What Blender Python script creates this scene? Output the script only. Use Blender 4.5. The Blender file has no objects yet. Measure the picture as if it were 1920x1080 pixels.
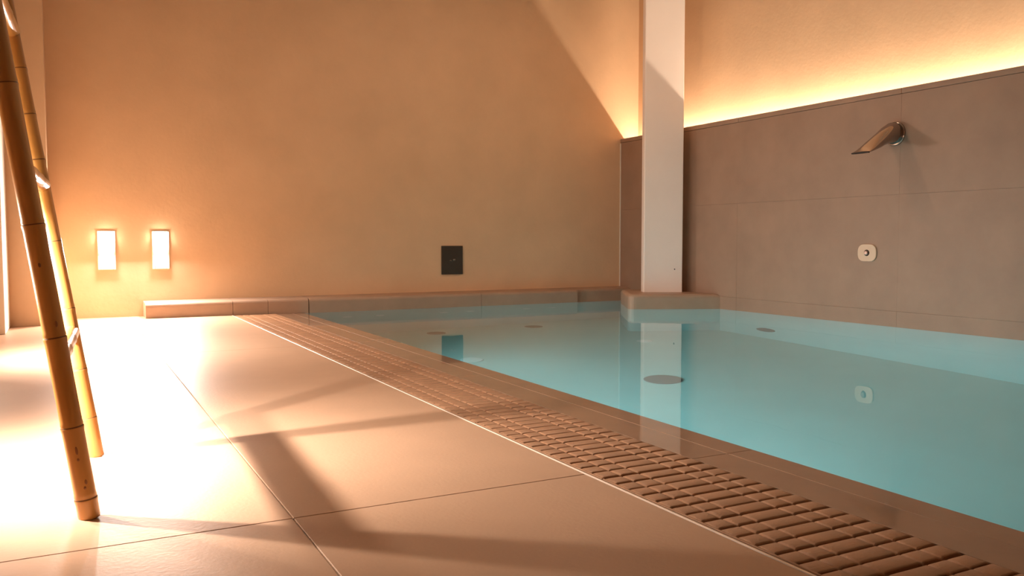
import bpy, bmesh, math, random
from mathutils import Vector, Matrix
random.seed(7)
S = bpy.context.scene
C = S.collection

# ------------------------------------------------------------------ camera
yaw, pitch, roll = 0.4821, 0.0559, -0.0008
cy, sy, cp, sp = math.cos(yaw), math.sin(yaw), math.cos(pitch), math.sin(pitch)
fwd = Vector((sy * cp, cy * cp, -sp))
rgt = Vector((cy, -sy, 0))
up = rgt.cross(fwd)
r2 = rgt * math.cos(roll) + up * math.sin(roll)
u2 = -rgt * math.sin(roll) + up * math.cos(roll)
cd = bpy.data.cameras.new('camera')
cam = bpy.data.objects.new('camera', cd)
C.objects.link(cam)
cd.sensor_width = 36
cd.lens = 1596.6 / 1920 * 36
cd.clip_start = 0.02
m = Matrix((r2, u2, -fwd)).transposed().to_4x4()
m.translation = Vector((0, 0, 0.6))
cam.matrix_world = m
S.camera = cam

# ------------------------------------------------------------------ view, world
S.view_settings.view_transform = 'Standard'
S.view_settings.look = 'None'
S.view_settings.exposure = -0.1
S.view_settings.gamma = 1
S.view_settings.use_curve_mapping = False
w = bpy.data.worlds.new('world')
S.world = w
w.use_nodes = True
w.node_tree.nodes['Background'].inputs[0].default_value = (1, 0.75, 0.55, 1)
w.node_tree.nodes['Background'].inputs[1].default_value = 0.0
S.cycles.use_denoising = True
S.cycles.max_bounces = 10
S.cycles.diffuse_bounces = 5
S.cycles.glossy_bounces = 5
S.cycles.transmission_bounces = 8
S.cycles.sample_clamp_indirect = 4
S.cycles.caustics_reflective = False

# ------------------------------------------------------------------ key dimensions (metres)
X_WALL_L = -0.42      # left wall
X_TRIM = 1.167        # deck / grate border
X_GR0, X_GR1 = 1.184, 1.516
X_POOL0 = 1.742       # pool edge
X_CLAD = 5.12         # face of the stone cladding
X_UP = 5.341          # plaster wall above the cladding
Y_BACK = 7.354
Y_CURB = 7.10
Y_FRONT = -2.6
Z_CEIL = 3.4
Z_CLAD = 1.645
Z_POOL = -1.66
Z_WATER = -0.004

# ------------------------------------------------------------------ lights
def area(name, loc, aim, sx, sz, power, col, spread=180):
    l = bpy.data.lights.new(name, 'AREA')
    l.shape = 'RECTANGLE'
    l.size, l.size_y = sx, sz
    l.energy = power
    l.color = col
    l.spread = math.radians(spread)
    o = bpy.data.objects.new(name, l)
    C.objects.link(o)
    o.location = loc
    o.rotation_euler = (Vector(aim) - Vector(loc)).to_track_quat('-Z', 'Y').to_euler()
    return o

WARM = (1.0, 0.84, 0.75)
WARM2 = (1.0, 0.77, 0.57)
AMB = (1.0, 0.64, 0.44)
# left wall step lights (out of the frame), in pairs like those of the back wall
for y, e in ((2.317, 21), (2.60, 21), (4.75, 15), (5.05, 15)):
    area('step_lamp_light', (-0.384, y, 0.62), (0.28, y + 0.10, 0.0), 0.022, 0.022, e, WARM, 116)
# back wall step lights
for x in (0.28, 0.672):
    area('step_lamp_light', (x, Y_BACK - 0.045, 0.60), (x, 6.35, 0.33), 0.08, 0.14, 46, WARM)
# strip hidden behind the top of the stone cladding
area('cove_light', (5.265, 2.35, 1.527), (5.265, 2.35, 3.0), 0.012, 9.9, 132, WARM2)
# ceiling downlights over the pool
for x, y, e in ((3.2, 5.3, 30),):
    area('downlight_lamp', (x, y, Z_CEIL - 0.03), (x, y, 0), 0.12, 0.12, e, AMB)
# underwater lamps in the near pool wall
for y in (3.0, 4.2, 5.4):
    area('pool_lamp_light', (X_POOL0 + 0.05, y, -0.75), (5.0, y - 0.7, -0.95), 0.25, 0.25, 14.5, (0.68, 0.95, 0.98), 140)

# ------------------------------------------------------------------ materials
def mat(name, col, rough=0.6, metal=0.0, noise=0.0, nscale=4.0, col2=None, bump=0.0, bscale=60.0,
        coat=0.0, coat_ior=1.33, coat_rough=0.02, spec=0.5, stretch=(1, 1, 1)):
    M = bpy.data.materials.new(name)
    M.use_nodes = True
    nt = M.node_tree
    b = nt.nodes['Principled BSDF']
    b.inputs['Base Color'].default_value = (*col, 1)
    b.inputs['Roughness'].default_value = rough
    b.inputs['Metallic'].default_value = metal
    b.inputs['Specular IOR Level'].default_value = spec
    b.inputs['Coat Weight'].default_value = coat
    b.inputs['Coat IOR'].default_value = coat_ior
    b.inputs['Coat Roughness'].default_value = coat_rough
    tc = nt.nodes.new('ShaderNodeTexCoord')
    mp = nt.nodes.new('ShaderNodeMapping')
    mp.inputs['Scale'].default_value = stretch
    geo = nt.nodes.new('ShaderNodeNewGeometry')
    nt.links.new(geo.outputs['Position'], mp.inputs['Vector'])
    if noise or col2:
        n = nt.nodes.new('ShaderNodeTexNoise')
        n.inputs['Scale'].default_value = nscale
        n.inputs['Detail'].default_value = 7
        n.inputs['Roughness'].default_value = 0.6
        nt.links.new(mp.outputs[0], n.inputs['Vector'])
        r = nt.nodes.new('ShaderNodeValToRGB')
        r.color_ramp.elements[0].position = 0.3
        r.color_ramp.elements[1].position = 0.7
        a = col
        c2 = col2 if col2 else tuple(min(1, c * (1 + noise)) for c in col)
        a = a if col2 else tuple(c * (1 - noise) for c in col)
        r.color_ramp.elements[0].color = (*a, 1)
        r.color_ramp.elements[1].color = (*c2, 1)
        nt.links.new(n.outputs['Fac'], r.inputs[0])
        nt.links.new(r.outputs[0], b.inputs['Base Color'])
    if bump:
        n2 = nt.nodes.new('ShaderNodeTexNoise')
        n2.inputs['Scale'].default_value = bscale
        n2.inputs['Detail'].default_value = 5
        nt.links.new(mp.outputs[0], n2.inputs['Vector'])
        bp = nt.nodes.new('ShaderNodeBump')
        bp.inputs['Strength'].default_value = bump
        bp.inputs['Distance'].default_value = 0.004
        nt.links.new(n2.outputs['Fac'], bp.inputs['Height'])
        nt.links.new(bp.outputs[0], b.inputs['Normal'])
    return M

def emis(name, col, strength):
    M = bpy.data.materials.new(name)
    M.use_nodes = True
    b = M.node_tree.nodes['Principled BSDF']
    b.inputs['Base Color'].default_value = (0.8, 0.8, 0.8, 1)
    b.inputs['Emission Color'].default_value = (*col, 1)
    b.inputs['Emission Strength'].default_value = strength
    return M

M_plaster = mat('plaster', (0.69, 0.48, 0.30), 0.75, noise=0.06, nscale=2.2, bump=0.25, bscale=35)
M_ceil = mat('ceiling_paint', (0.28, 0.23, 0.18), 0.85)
M_deck = mat('deck_porcelain', (0.465, 0.30, 0.192), 0.45, spec=0.35, noise=0.05, nscale=3.0, bump=0.12, bscale=90)
M_grout = mat('grout', (0.30, 0.22, 0.17), 0.9)
M_grout_l = mat('pale_grout', (0.62, 0.52, 0.42), 0.9)
M_clad = mat('cladding_stone', (0.31, 0.20, 0.14), 0.55, noise=0.10, nscale=3.5, bump=0.12, bscale=70)
M_curb = mat('curb_stone', (0.38, 0.26, 0.185), 0.45, noise=0.08, nscale=5, bump=0.1, bscale=80)
M_grate = mat('grate_stone', (0.36, 0.20, 0.112), 0.42, noise=0.12, nscale=14, bump=0.25, bscale=160)
M_wet = mat('wet_coping', (0.27, 0.165, 0.10), 0.5, noise=0.10, nscale=6, coat=1.0, coat_ior=1.33, coat_rough=0.03)
M_dark = mat('channel_dark', (0.03, 0.022, 0.018), 0.8)
M_steel = mat('brushed_edge_metal', (0.74, 0.62, 0.50), 0.4, metal=0.3)
M_chrome = mat('chrome', (0.42, 0.36, 0.33), 0.12, metal=1.0)
M_pillar = mat('pillar_paint', (0.88, 0.81, 0.76), 0.6, noise=0.02, nscale=3)
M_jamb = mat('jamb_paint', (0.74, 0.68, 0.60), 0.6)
M_pool = mat('pool_lining', (0.66, 0.80, 0.78), 0.6, noise=0.03, nscale=2.0)
M_grey = mat('inlet_grey', (0.16, 0.20, 0.21), 0.5)
M_white = mat('inlet_white', (0.95, 0.97, 0.97), 0.4)
M_panel = mat('panel_bronze', (0.045, 0.035, 0.026), 0.25, spec=0.6)
M_button = mat('beige_plastic', (0.62, 0.46, 0.32), 0.4)
M_glow = emis('lamp_glow', (1.0, 0.82, 0.62), 60)
M_frame = mat('lamp_frame', (0.80, 0.72, 0.62), 0.5)
M_strip = emis('led_glow', (1.0, 0.62, 0.3), 6)

def bamboo_mat(name, c1, c2):
    M = mat(name, c1, 0.28, col2=c2, nscale=9, stretch=(1, 1, 0.18), coat=0.3, coat_ior=1.45, coat_rough=0.15)
    return M
M_bamboo = bamboo_mat('bamboo', (0.40, 0.185, 0.045), (0.58, 0.31, 0.09))
M_node = mat('bamboo_node', (0.17, 0.08, 0.03), 0.6)
M_scar = mat('bamboo_scar', (0.24, 0.10, 0.03), 0.6)

# water: refracting body with light absorption
M_water = bpy.data.materials.new('pool_water')
M_water.use_nodes = True
nt = M_water.node_tree
nt.nodes.clear()
out = nt.nodes.new('ShaderNodeOutputMaterial')
gl = nt.nodes.new('ShaderNodeBsdfGlass')
gl.inputs['IOR'].default_value = 1.333
gl.inputs['Roughness'].default_value = 0.0
ab = nt.nodes.new('ShaderNodeVolumeAbsorption')
ab.inputs['Color'].default_value = (0.26, 0.85, 0.90, 1)
ab.inputs['Density'].default_value = 0.22
geo = nt.nodes.new('ShaderNodeNewGeometry')
nz = nt.nodes.new('ShaderNodeTexNoise')
nz.inputs['Scale'].default_value = 2.5
nz.inputs['Detail'].default_value = 2
bp = nt.nodes.new('ShaderNodeBump')
bp.inputs['Strength'].default_value = 0.03
bp.inputs['Distance'].default_value = 0.02
nt.links.new(geo.outputs['Position'], nz.inputs['Vector'])
nt.links.new(nz.outputs['Fac'], bp.inputs['Height'])
nt.links.new(bp.outputs[0], gl.inputs['Normal'])
nt.links.new(gl.outputs[0], out.inputs['Surface'])
nt.links.new(ab.outputs[0], out.inputs['Volume'])

# ------------------------------------------------------------------ mesh helpers
def link(name, bm, m, parent=None, smooth=False):
    me = bpy.data.meshes.new(name)
    bm.normal_update()
    bm.to_mesh(me)
    bm.free()
    if smooth:
        for p in me.polygons:
            p.use_smooth = True
    for mm in (m if isinstance(m, (list, tuple)) else [m]):
        me.materials.append(mm)
    o = bpy.data.objects.new(name, me)
    C.objects.link(o)
    if parent:
        o.parent = parent
    return o

def box(bm, x0, x1, y0, y1, z0, z1, bev=0.0, seg=2, mi=0):
    t = bmesh.new()
    bmesh.ops.create_cube(t, size=1)
    for v in t.verts:
        v.co = Vector(((x0 + x1) / 2 + v.co.x * (x1 - x0), (y0 + y1) / 2 + v.co.y * (y1 - y0), (z0 + z1) / 2 + v.co.z * (z1 - z0)))
    if bev:
        bmesh.ops.bevel(t, geom=t.edges[:], offset=bev, segments=seg, profile=0.5, affect='EDGES')
    for f in t.faces:
        f.material_index = mi
    tmp = bpy.data.meshes.new('t')
    t.to_mesh(tmp)
    t.free()
    bm.from_mesh(tmp)
    bpy.data.meshes.remove(tmp)

def BX(name, dims, m, parent=None, bev=0.0, seg=2):
    bm = bmesh.new()
    box(bm, *dims, bev=bev, seg=seg)
    return link(name, bm, m, parent)

def tag(o, label=None, cat=None, group=None, kind=None):
    if label: o['label'] = label
    if cat: o['category'] = cat
    if group: o['group'] = group
    if kind: o['kind'] = kind
    return o

def empty(name, loc):
    o = bpy.data.objects.new(name, None)
    o.empty_display_size = 0.1
    C.objects.link(o)
    o.location = loc
    return o

def struct(o, label=None):
    return tag(o, label=label, kind='structure')

def profile_x(bm, pts, x0, x1):
    """closed YZ profile swept from x0 to x1"""
    a = [bm.verts.new((x0, y, z)) for y, z in pts]
    b = [bm.verts.new((x1, y, z)) for y, z in pts]
    n = len(pts)
    for i in range(n):
        bm.faces.new((a[i], a[(i + 1) % n], b[(i + 1) % n], b[i]))
    bm.faces.new(a[::-1])
    bm.faces.new(b)
    bmesh.ops.recalc_face_normals(bm, faces=bm.faces[:])

def round_pts(front, top, r, n=5):
    """bullnose corner, from the vertical face at y=front up to z=top"""
    return [(front + r - r * math.cos(a), top - r + r * math.sin(a)) for a in [math.pi / 2 * i / n for i in range(n + 1)]]

# ------------------------------------------------------------------ floor (large porcelain tiles)
bm = bmesh.new()
box(bm, X_WALL_L, X_TRIM, Y_FRONT, Y_BACK, -0.12, -0.003)
floor = struct(link('floor', bm, M_grout_l), 'pinkish beige tiled deck beside the pool, lit by the step lights')
xs = [X_WALL_L, 0.42, X_TRIM]
ys = [Y_FRONT, -1.175, 1.825, 4.825, Y_BACK]
for i in range(2):
    for j in range(4):
        BX('tile', (xs[i] + 0.0015, xs[i + 1] - 0.0015, ys[j] + 0.0015, ys[j + 1] - 0.0015, -0.012, 0.0), M_deck, floor, bev=0.0012, seg=1)
bm = bmesh.new()
for j in (1, 2, 3):
    box(bm, X_WALL_L, X_TRIM, ys[j] - 0.0016, ys[j] + 0.0016, -0.012, -0.0012)
link('grout_joint', bm, M_grout, floor)
struct(BX('trim_1', (X_TRIM + 0.001, X_TRIM + 0.0065, Y_FRONT, Y_CURB, -0.05, 0.0015), M_steel, bev=0.0008, seg=1), 'thin pale metal edge strip between the deck tiles and the slotted grate')

# ------------------------------------------------------------------ walls and ceiling
struct(BX('wall_back', (X_WALL_L - 0.2, X_UP + 0.25, Y_BACK, Y_BACK + 0.2, -1.8, Z_CEIL), M_plaster), 'large beige plaster wall behind the pool with two step lights')
struct(BX('wall_right', (X_UP, X_UP + 0.2, Y_FRONT - 0.2, Y_BACK, -1.8, Z_CEIL), M_plaster), 'plaster wall glowing above the stone cladding')
bm = bmesh.new()
box(bm, X_WALL_L - 0.2, X_WALL_L, Y_FRONT - 0.2, 6.32, -0.12, Z_CEIL)
box(bm, X_WALL_L - 0.2, -0.104, 6.88, Y_BACK, -0.12, Z_CEIL, bev=0.004)
struct(link('wall_left', bm, M_plaster), 'beige plaster pier at the far left of the back wall')
struct(BX('trim_2', (X_WALL_L - 0.2, -0.358, 6.32, 6.88, 0.0, Z_CEIL), M_jamb, bev=0.004), 'pale jamb edge standing at the far left edge of the picture')
struct(BX('wall_front', (X_WALL_L - 0.2, X_UP + 0.2, Y_FRONT - 0.2, Y_FRONT, -1.8, Z_CEIL), M_clad))
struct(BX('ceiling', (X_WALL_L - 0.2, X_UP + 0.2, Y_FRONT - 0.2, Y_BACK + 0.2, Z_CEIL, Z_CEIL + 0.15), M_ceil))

# stone cladding: core, courses of panels, cap
bm = bmesh.new()
box(bm, X_CLAD + 0.012, X_CLAD + 0.045, Y_FRONT, Y_BACK, -0.02, 1.625)
box(bm, X_CLAD + 0.012, X_UP, Y_FRONT, Y_BACK, -0.02, 1.495)
clad = struct(link('wall_cladding', bm, M_grout), 'half height brown stone cladding on the right wall behind the water spout')
cy_ = [Y_FRONT, -0.815, 0.792, 2.397, 4.002, 5.607, Y_BACK]
zc = [(-0.02, 0.103), (0.103, 0.916), (0.916, 1.604)]
for j in range(6):
    for z0, z1 in zc:
        d = random.uniform(-0.0006, 0.0006)
        BX('panel', (X_CLAD + d, X_CLAD + 0.02, cy_[j] + 0.0004, cy_[j + 1] - 0.0004, z0 + 0.0004, z1 - 0.0004), M_clad, clad, bev=0.0004, seg=1)
    BX('cap_stone', (X_CLAD - 0.004, X_CLAD + 0.05, cy_[j] + 0.0006, cy_[j + 1] - 0.0006, 1.6055, Z_CLAD), M_clad, clad, bev=0.004, seg=2)
# hidden strip light in the cove
tag(BX('light_strip', (5.256, 5.274, Y_FRONT + 0.05, Y_BACK - 0.01, 1.495, 1.515), M_strip),
    'warm light strip hidden behind the top of the stone cladding', 'light strip')

# ------------------------------------------------------------------ pool tank
bm = bmesh.new()
box(bm, X_POOL0 - 0.12, X_CLAD + 0.1, Y_FRONT, Y_BACK, Z_POOL - 0.12, Z_POOL)
box(bm, X_POOL0 - 0.12, X_POOL0, Y_FRONT, Y_CURB + 0.1, Z_POOL, -0.045)
box(bm, X_CLAD, X_CLAD + 0.1, Y_FRONT, Y_BACK, Z_POOL, -0.022)
box(bm, X_POOL0, X_CLAD, Y_CURB + 0.01, Y_BACK, Z_POOL, -0.022)
tank = struct(link('pool_tank', bm, M_pool), 'pale blue lined pool basin under the water')

# coping under a film of water
cop = struct(BX('pool_coping', (X_GR1 + 0.002, X_POOL0 - 0.002, Y_FRONT, Y_CURB + 0.02, -0.12, -0.014), M_dark), 'wet brown stone coping between the slotted grate and the pool')
for j in range(-1, 5):
    y0, y1 = 0.23 + 1.6 * (j - 1), 0.23 + 1.6 * j
    y0, y1 = max(y0, Y_FRONT), min(y1 + 0, Y_CURB + 0.02)
    if y1 - y0 < 0.05:
        continue
    BX('coping_stone', (X_GR1 + 0.004, 1.645, y0 + 0.001, y1 - 0.001, -0.035, -0.004), M_wet, cop, bev=0.0008, seg=1)
    BX('coping_stone', (1.648, X_POOL0, y0 + 0.001, y1 - 0.001, -0.045, -0.004), M_wet, cop, bev=0.0008, seg=1)
BX('coping_stone', (X_GR1 + 0.004, 1.645, 6.631, Y_CURB + 0.02, -0.035, -0.004), M_wet, cop, bev=0.0008, seg=1)
BX('coping_stone', (1.648, X_POOL0, 6.631, Y_CURB + 0.02, -0.045, -0.004), M_wet, cop, bev=0.0008, seg=1)

# drain channel under the grate
struct(BX('drain_channel', (X_TRIM + 0.009, X_GR1 + 0.002, Y_FRONT, Y_CURB + 0.02, -0.14, -0.075), M_dark))

# ------------------------------------------------------------------ pool water
# ------------------------------------------------------------------ curb along the back wall
curb = struct(BX('baseboard_back', (0.56, X_CLAD, Y_CURB + 0.10, Y_BACK, -0.02, 0.10), M_dark), 'low rounded stone curb along the foot of the back wall')
edges = [0.53, 1.179, 1.457, 1.795, 3.397, 4.444]
for i in range(5):
    pts = [(Y_BACK, -0.02), (Y_BACK, 0.122), *reversed(round_pts(Y_CURB, 0.115, 0.03)), (Y_CURB, -0.02)]
    bm = bmesh.new()
    profile_x(bm, pts, edges[i] + 0.0015, edges[i + 1] - (0.006 if i == 2 else 0.0015))
    link('curb_stone', bm, M_curb, curb)
bm = bmesh.new()
pts = [(Y_BACK, -0.02), (Y_BACK, 0.122), *reversed(round_pts(Y_CURB + 0.07, 0.115, 0.03)), (Y_CURB + 0.07, -0.02)]
profile_x(bm, pts, 4.4455, X_CLAD)
link('curb_stone', bm, M_curb, curb)

# ------------------------------------------------------------------ plinth and pillar
def prism(bm, pts, z0, z1, r_top=0.0, n=5, cap_bottom=True):
    """polygon (ccw) extruded, with a rounded upper rim"""
    k = len(pts)
    P = [Vector((x, y)) for x, y in pts]
    def inset(d):
        res = []
        for i in range(k):
            a, b, c = P[i - 1], P[i], P[(i + 1) % k]
            e1 = (b - a).normalized(); e2 = (c - b).normalized()
            n1 = Vector((-e1.y, e1.x)); n2 = Vector((-e2.y, e2.x))
            bis = (n1 + n2); bis /= (1 + n1.dot(n2))
            res.append(b + bis * d)
        return res
    rings = [(0, z0)]
    if r_top:
        for i in range(n + 1):
            a = math.pi / 2 * i / n
            rings.append((r_top - r_top * math.cos(a), z1 - r_top + r_top * math.sin(a)))
    else:
        rings.append((0, z1))
    vr = []
    for d, z in rings:
        vr.append([bm.verts.new((q.x, q.y, z)) for q in inset(d)])
    for a, b in zip(vr, vr[1:]):
        for i in range(k):
            bm.faces.new((a[i], a[(i + 1) % k], b[(i + 1) % k], b[i]))
    bm.faces.new(vr[-1])
    if cap_bottom:
        bm.faces.new(vr[0][::-1])

def round_poly(pts, radii, n=6):
    out = []
    k = len(pts)
    for i in range(k):
        a, b, c = Vector(pts[i - 1]), Vector(pts[i]), Vector(pts[(i + 1) % k])
        r = radii[i]
        if r == 0:
            out.append((b.x, b.y)); continue
        e1 = (a - b).normalized(); e2 = (c - b).normalized()
        for t in range(n + 1):
            s = t / n
            p0 = b + e1 * r; p2 = b + e2 * r
            q = p0 * (1 - s) ** 2 + b * 2 * s * (1 - s) + p2 * s ** 2
            out.append((q.x, q.y))
    return out

PA, PB = Vector((4.386, 6.168)), Vector((5.119, 5.811))
PD = Vector((4.775, 6.848))
plan = round_poly([tuple(PA), tuple(PB), (5.119, 6.80), tuple(PD)], [0.07, 0, 0, 0.05])
bm = bmesh.new()
prism(bm, plan, -0.03, 0.125, r_top=0.035)
pl = tag(link('plinth', bm, M_curb), 'low brown stone plinth with rounded edges under the white pillar', 'plinth')
bm = bmesh.new()
prism(bm, plan, Z_POOL, -0.031)
link('submerged_base', bm, M_pool, pl)

# pool water: fills the basin around the plinth
bm = bmesh.new()
k0 = 0.002
wp = [(X_POOL0 - 0.001, Y_FRONT + 0.01), (X_CLAD + 0.004, Y_FRONT + 0.01), (X_CLAD + 0.004, PB.y + 0.002)]
wp += [(x + k0, y + k0) for x, y in (plan[6::-1])]
wp += [(x + k0, y) for x, y in (plan[:8:-1])]
wp += [(X_CLAD + 0.004, 6.80 - 0.002), (X_CLAD + 0.004, Y_CURB + 0.014), (X_POOL0 - 0.001, Y_CURB + 0.014)]
prism(bm, wp, Z_POOL - 0.03, Z_WATER - 0.003)
tag(link('pool_water', bm, M_water), 'still turquoise pool water reflecting the white pillar', 'water')

QA, QB = Vector((4.676, 6.343)), Vector((4.990, 6.175))
e = (QB - QA).normalized()
nrm = Vector((-e.y, e.x))
dp = 0.15
quad = [tuple(QA), tuple(QB), tuple(QB + nrm * dp), tuple(QA + nrm * dp)]
bm = bmesh.new()
prism(bm, round_poly(quad, [0.014, 0.008, 0.014, 0.014], 4), 0.125, Z_CEIL)
pil = tag(link('pillar', bm, M_pillar), 'tall white painted pillar standing on the stone plinth in the pool corner', 'pillar')

# small dark drill hole low on the pillar face
hp = QA + e * 0.285
bm = bmesh.new()
bmesh.ops.create_cone(bm, cap_ends=True, segments=12, radius1=0.007, radius2=0.005, depth=0.004)
hole = link('drill_hole', bm, M_dark, pil)
hole.location = (hp.x, hp.y, 0.335)
hole.rotation_euler = (math.pi / 2, 0, math.atan2(e.y, e.x))
struct(BX('lit_edge_trim', (X_CLAD - 0.010, X_CLAD + 0.002, Y_BACK - 0.010, Y_BACK, 0.12, 1.60), M_jamb, bev=0.003), 'thin pale strip added as the lit edge where the stone cladding meets the back wall')  # added pale strip: its light colour stands in for the lit corner edge

# ------------------------------------------------------------------ slotted grate
PITCH = 0.0535
cols = [X_GR0 + 0.004, 1.243, 1.297, 1.403, 1.457, X_GR1 - 0.001]
def rib_mesh():
    bm = bmesh.new()
    st = []
    for i in range(5):
        a, b = cols[i], cols[i + 1]
        wn, we = 0.0228, 0.0267
        ed = 0.0045
        st += [(a + 0.0004, we, -0.0040), (a + ed * 0.6, we - 0.002, -0.0012), (a + ed * 1.3, wn + .001, -0.0002), (a + ed * 2.2, wn, 0.0004),
               (b - ed * 2.2, wn, 0.0004), (b - ed * 1.3, wn + .001, -0.0002), (b - ed * 0.6, we - 0.002, -0.0012), (b - 0.0004, we, -0.0040)]
    prev = None
    first = None
    for x, wd, zt in st:
        r = 0.0032
        prof = [(-wd, -0.03), (-wd, zt - r), (-wd + r * 0.35, zt - r * 0.35), (-wd + r * 1.2, zt), (wd - r * 1.2, zt), (wd - r * 0.35, zt - r * 0.35), (wd, zt - r), (wd, -0.03)]
        ring = [bm.verts.new((x, y, z)) for y, z in prof]
        if prev:
            for i in range(len(ring) - 1):
                bm.faces.new((prev[i], ring[i], ring[i + 1], prev[i + 1]))
        else:
            first = ring
        prev = ring
    bm.faces.new(first)
    bm.faces.new(prev[::-1])
    bmesh.ops.recalc_face_normals(bm, faces=bm.faces[:])
    me = bpy.data.meshes.new('rib')
    bm.to_mesh(me)
    bm.free()
    for p in me.polygons:
        p.use_smooth = abs(p.normal.z) > 0.3
    me.materials.append(M_grate)
    return me
RIB = rib_mesh()
starts = [4.03 + 0.752 * k for k in range(3, -7, -1)]
ordn = ['first section of slotted stone grate at the back wall curb', 'second section of slotted stone grate out from the back wall curb',
        'third section of slotted stone grate out from the back wall curb', 'section of slotted stone grate just beyond the two visible cross joints',
        'section of slotted stone grate just this side of the dark cross joint', 'slotted stone grate section nearly level with the rear bamboo pole foot',
        'slotted stone grate section meeting the end of the floor tile joint', 'slotted stone grate section below the end of the floor tile joint',
        'slotted stone grate section at the bottom edge of the picture', 'slotted stone grate section beneath the lower right corner of the picture']
for k, y0 in enumerate(starts):
    if y0 < -1.0:
        continue
    g = empty('drain_grate', (X_GR0, y0, 0))
    tag(g, ordn[k], 'grate', 'slotted grate sections along the pool edge')
    nr = 15 if k == 0 else 14
    for i in range(nr):
        o = bpy.data.objects.new('rib', RIB)
        C.objects.link(o)
        o.parent = g
        o.location = (-X_GR0 + random.uniform(-.0004, .0004), 0.003 + PITCH * (i + 0.5) * 0.9975, -0.0008 + random.uniform(-.0005, .0005))
        o.rotation_euler = (random.uniform(-.012, .012), 0, 0)
    BX('side_rail', (0.001, 0.0045, 0.002, nr * PITCH * 0.9975 + 0.003, -0.03, -0.001), M_grate, g)

# ------------------------------------------------------------------ step lights in the back wall
def step_lamp(x, y, z, rz, label, group=None):
    t = empty('wall_step_light', (x, y, z))
    t.rotation_euler = (0, 0, rz)
    tag(t, label, 'wall light', group)
    W_, H_ = 0.064, 0.152
    bm = bmesh.new()
    for d in ((-W_, -W_ + 0.02, -0.014, 0, -H_, H_), (W_ - 0.02, W_, -0.014, 0, -H_, H_), (-W_ + .02, W_ - .02, -0.014, 0, -H_, -H_ + 0.03), (-W_ + .02, W_ - .02, -0.014, 0, H_ - 0.02, H_)):
        box(bm, *d, bev=0.003)
    link('frame', bm, M_frame, t)
    # lens: tapers towards the bottom
    bm = bmesh.new()
    a, b = W_ - 0.020, W_ - 0.012
    f = [(-a, -0.008, -H_ + .03), (a, -0.008, -H_ + .03), (b, -0.030, H_ - .02), (-b, -0.030, H_ - .02)]
    bk = [(p[0], 0.0, p[2]) for p in f]
    va = [bm.verts.new(p) for p in f]; vb = [bm.verts.new(p) for p in bk]
    bm.faces.new(va)
    bm.faces.new(vb[::-1])
    for i in range(4):
        bm.faces.new((va[i], vb[i], vb[(i + 1) % 4], va[(i + 1) % 4]))
    bmesh.ops.recalc_face_normals(bm, faces=bm.faces[:])
    link('lens', bm, M_glow, t)
step_lamp(0.28, Y_BACK, 0.525, 0, 'glowing wall step light nearest the bamboo ladder')
step_lamp(0.672, Y_BACK, 0.525, 0, 'glowing wall step light above the end of the stone curb')
for y, lab in ((2.317, 'step light on the left wall just in front of the bamboo ladder'), (2.60, 'step light on the left wall level with the rear ladder foot'),
               (4.75, 'step light of the far pair on the left wall, the one nearer the ladder'), (5.05, 'step light of the far pair on the left wall, the one nearer the jamb')):
    step_lamp(X_WALL_L, y, 0.525, math.pi / 2, lab)

# ------------------------------------------------------------------ control panel on the back wall
t = empty('control_panel', (3.21, Y_BACK, 0.415))
tag(t, 'dark brown rectangular control panel low on the back wall', 'control panel')
BX('faceplate', (-0.108, 0.108, -0.012, 0, -0.134, 0.134), M_panel, t, bev=0.002)
bm = bmesh.new()
box(bm, 0.005, 0.03, -0.018, -0.012, -0.004, 0.012, bev=0.002)
box(bm, -0.03, -0.008, -0.018, -0.012, -0.008, 0.002, bev=0.002)
tag(link('button', bm, M_chrome, t), 'small chrome button')

# ------------------------------------------------------------------ water spout on the cladding
t = empty('water_spout', (X_CLAD, 4.045, 1.335))
tag(t, 'chrome waterfall spout high on the stone cladding', 'spout')
def disc_x(bm, x0, x1, r, bev, n=40):
    """disc whose axis is X; x1<x0 faces the pool"""
    prof = [(x0, r), (x1 + bev, r), (x1 + bev * .3, r - bev * .3), (x1, r - bev), (x1, 0.0001)]
    rings = []
    for x, rr in prof:
        rings.append([bm.verts.new((x, rr * math.cos(2 * math.pi * i / n), rr * math.sin(2 * math.pi * i / n))) for i in range(n)])
    for a, b in zip(rings, rings[1:]):
        for i in range(n):
            bm.faces.new((a[i], a[(i + 1) % n], b[(i + 1) % n], b[i]))
    bmesh.ops.recalc_face_normals(bm, faces=bm.faces[:])
bm = bmesh.new()
disc_x(bm, 0.0, -0.014, 0.083, 0.005)
link('flange', bm, M_chrome, t, smooth=True)
bm = bmesh.new()
secs = [(-0.010, 0.0, 0.070, 0.072), (-0.045, 0.004, 0.069, 0.070), (-0.09, -0.012, 0.068, 0.062), (-0.15, -0.045, 0.068, 0.048),
        (-0.21, -0.080, 0.069, 0.034), (-0.27, -0.113, 0.071, 0.020), (-0.31, -0.132, 0.073, 0.012), (-0.345, -0.146, 0.075, 0.0065)]
N = 32
prev = None
for x, z, ry, rz in secs:
    ring = []
    for i in range(N):
        a = 2 * math.pi * i / N
        c, s = math.cos(a), math.sin(a)
        ex = 0.6 if x < -0.2 else 0.85
        ring.append(bm.verts.new((x, ry * math.copysign(abs(c) ** ex, c), z + rz * math.copysign(abs(s) ** ex, s))))
    if prev:
        for i in range(N):
            bm.faces.new((prev[i], prev[(i + 1) % N], ring[(i + 1) % N], ring[i]))
    else:
        bm.faces.new(ring)
    prev = ring
bmesh.ops.recalc_face_normals(bm, faces=bm.faces[:])
link('spout_body', bm, M_chrome, t, smooth=True)
o = BX('outlet_slot', (-0.3465, -0.335, -0.068, 0.068, -0.1505, -0.1415), M_dark, t)
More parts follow.
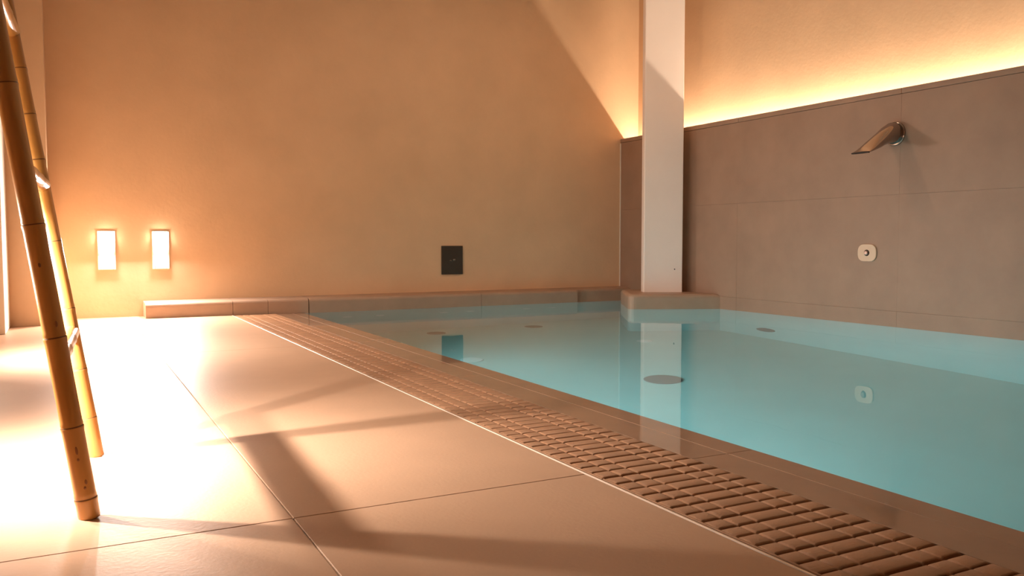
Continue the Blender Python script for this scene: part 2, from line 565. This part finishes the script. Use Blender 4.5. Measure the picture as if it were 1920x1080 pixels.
tag(o, 'black outlet slot')

# ------------------------------------------------------------------ round button plate under the spout
t = empty('push_button', (X_CLAD, 4.253, 0.508))
tag(t, 'beige rounded push button plate on the stone cladding below the spout', 'button')
bm = bmesh.new()
pl4 = round_poly([(-0.078, -0.06), (0.078, -0.06), (0.078, 0.06), (-0.078, 0.06)], [0.055] * 4, 8)
va = [bm.verts.new((-0.012, y, z)) for y, z in pl4]
va1 = [bm.verts.new((-0.009, y * 1.03, z * 1.03)) for y, z in pl4]
vb = [bm.verts.new((0.0, y * 1.03, z * 1.03)) for y, z in pl4]
bm.faces.new(va)
for A_, B_ in ((va, va1), (va1, vb)):
    for i in range(len(va)):
        bm.faces.new((A_[i], B_[i], B_[(i + 1) % len(va)], A_[(i + 1) % len(va)]))
bm.faces.new(vb[::-1])
bmesh.ops.recalc_face_normals(bm, faces=bm.faces[:])
link('plate', bm, M_button, t)
bm = bmesh.new()
disc_x(bm, -0.012, -0.014, 0.023, 0.001, 24)
tag(link('ring', bm, M_dark, t), 'dark ring around the button')
bm = bmesh.new()
disc_x(bm, -0.012, -0.024, 0.018, 0.006, 24)
tag(link('button', bm, M_chrome, t), 'chrome push button')

# ------------------------------------------------------------------ round fittings under the water
def floor_disc(name, x, y, r, m, label, cat):
    n = 28
    bm = bmesh.new()
    rings = [[bm.verts.new((rr * math.cos(2 * math.pi * i / n), rr * math.sin(2 * math.pi * i / n), z)) for i in range(n)]
             for rr, z in ((r, 0), (r, 0.008), (r * .93, 0.012), (r * .6, 0.014))]
    for a, b in zip(rings, rings[1:]):
        for i in range(n):
            bm.faces.new((a[i], a[(i + 1) % n], b[(i + 1) % n], b[i]))
    bm.faces.new(rings[-1])
    bmesh.ops.recalc_face_normals(bm, faces=bm.faces[:])
    o = link(name, bm, m)
    o.location = (x, y, Z_POOL)
    return tag(o, label, cat)
floor_disc('pool_drain', 3.406, 4.400, 0.125, M_grey, 'grey round drain on the pool floor, largest, over the pillar reflection', 'drain')
floor_disc('pool_drain', 2.842, 6.86, 0.085, M_grey, 'grey round drain on the pool floor below the dark wall panel', 'drain')
floor_disc('pool_drain', 3.803, 6.84, 0.085, M_grey, 'grey round drain on the pool floor left of the plinth', 'drain')
floor_disc('pool_inlet', 2.588, 5.573, 0.085, M_white, 'white round inlet on the pool floor beside the coping edge', 'inlet')
floor_disc('pool_inlet', 4.175, 5.637, 0.065, M_white, 'white round inlet on the pool floor at the pillar reflection', 'inlet')
bm = bmesh.new()
disc_x(bm, 0.0, -0.02, 0.10, 0.006, 28)
o = link('pool_inlet', bm, M_grey)
o.location = (X_CLAD, 5.243, -1.195)
tag(o, 'dark round fitting on the underwater face of the right wall', 'inlet')
jl = ['jet on the back pool wall nearest the coping corner', 'jet on the back pool wall second from the coping corner',
      'jet on the back pool wall left of the curb joint', 'jet on the back pool wall at the curb joint',
      'jet on the back pool wall between curb joint and plinth', 'jet on the back pool wall nearest the plinth']
for k, x in enumerate((2.12, 2.41, 3.015, 3.281, 3.869, 4.152)):
    bm = bmesh.new()
    disc_x(bm, 0.0, -0.015, 0.045, 0.005, 20)
    o = link('wall_jet', bm, M_white)
    o.rotation_euler = (0, 0, math.pi / 2)
    o.location = (x, Y_CURB + 0.01, -0.49)
    tag(o, 'small white underwater ' + jl[k], 'jet', 'jets on the back wall of the pool')

# ------------------------------------------------------------------ bamboo ladder
def bamboo(name, p0, d, length, r0, r1, nodes, parent, n=28, scars=()):
    d = d.normalized()
    q = d.to_track_quat('Z', 'Y').to_matrix()
    st = [(0.0, r0 * 0.93, 0), (0.004, r0 * 0.985, 0)]
    t = 0.004
    nd = sorted(nodes)
    prevn = 0.004
    for t0 in nd:
        if t0 >= length:
            break
        rr = r0 + (r1 - r0) * t0 / length
        mid = (prevn + t0) / 2
        rm = r0 + (r1 - r0) * mid / length
        if mid - prevn > 0.03:
            st += [(mid, rm * 0.985, 0)]
        st += [(t0 - 0.012, rr * 1.0, 0), (t0 - 0.004, rr * 1.05, 0), (t0 - 0.0012, rr * 1.055, 1), (t0 + 0.0012, rr * 0.985, 1), (t0 + 0.004, rr * 1.03, 0), (t0 + 0.012, rr * 0.985, 0)]
        prevn = t0
    st += [(length, r1, 0)]
    bm = bmesh.new()
    prev = None
    for t, r, mi in st:
        ring = []
        for i in range(n):
            a = 2 * math.pi * i / n
            rr = r * (1 + 0.012 * math.sin(2 * a + t * 3))
            ring.append(bm.verts.new(Vector((rr * math.cos(a), rr * math.sin(a), t))))
        if prev:
            for i in range(n):
                f = bm.faces.new((prev[i], prev[(i + 1) % n], ring[(i + 1) % n], ring[i]))
                f.material_index = 1 if (mi == 1 and pm == 1) else 0
        else:
            bm.faces.new(ring[::-1])
        prev = ring
        pm = mi
    bm.faces.new(prev)
    for v in bm.verts:
        v.co = q @ v.co
    o = link(name, bm, [M_bamboo, M_node], parent, smooth=True)
    o.location = p0
    return o

lad = empty('bamboo_ladder', (0.045, 2.327, 0))
tag(lad, 'bamboo pole ladder leaning at the left edge of the deck', 'ladder')
base = Vector((0.045, 2.327, 0))
F0, R0 = Vector((0.030, 2.037, 0.0)), Vector((0.060, 2.617, 0.0))
thF, thR = math.radians(8.0), math.radians(8.5)
dF = Vector((-math.sin(thF), 0, math.cos(thF)))
dR = Vector((-math.sin(thR), -0.0, math.cos(thR)))
L_ = 2.66 / math.cos(thR)
bamboo('pole', F0 - base, dF, L_, 0.0225, 0.0200, FN := [0.045, 0.205, 0.40, 0.64, 0.93, 1.22, 1.5, 1.8, 2.1, 2.4, 2.75], lad)
bamboo('pole', R0 - base, dR, L_, 0.0205, 0.0165, RN := [0.112, 0.25, 0.42, 0.605, 0.825, 0.945, 1.065, 1.3, 1.55, 1.8, 2.1, 2.4, 2.7], lad)
for h in (0.35, 0.75, 1.15, 1.55, 1.95, 2.35):
    a = F0 + dF * (h / math.cos(thF))
    b = R0 + dR * (h / math.cos(thR))
    dd = (b - a).normalized()
    bamboo('rung', a - base - dd * 0.012, dd, (b - a).length + 0.03, 0.0195, 0.0195, [0.18, 0.40], lad, n=20)
# dark growth scars on the lower part of the front pole
side = Vector((-0.06, -1.0, 0.0))
for t_, off, hgt in ((0.155, 0.0, 0.013), (0.135, -0.004, 0.005), (0.085, 0.30, 0.008), (0.072, 0.12, 0.005), (0.43, 0.35, 0.010), (0.555, -0.1, 0.007)):
    bm = bmesh.new()
    bmesh.ops.create_uvsphere(bm, u_segments=12, v_segments=8, radius=1)
    for v in bm.verts:
        v.co = Vector((v.co.x * 0.0028, v.co.y * 0.0018, v.co.z * hgt * 0.7))
    o = link('growth_scar', bm, M_scar, lad, smooth=True)
    aa = math.radians(-90) + off
    rr = 0.0222
    o.location = F0 - base + dF * t_ + Vector((math.cos(aa) * rr, math.sin(aa) * rr, 0))
    o.rotation_euler = (0, -thF, off)
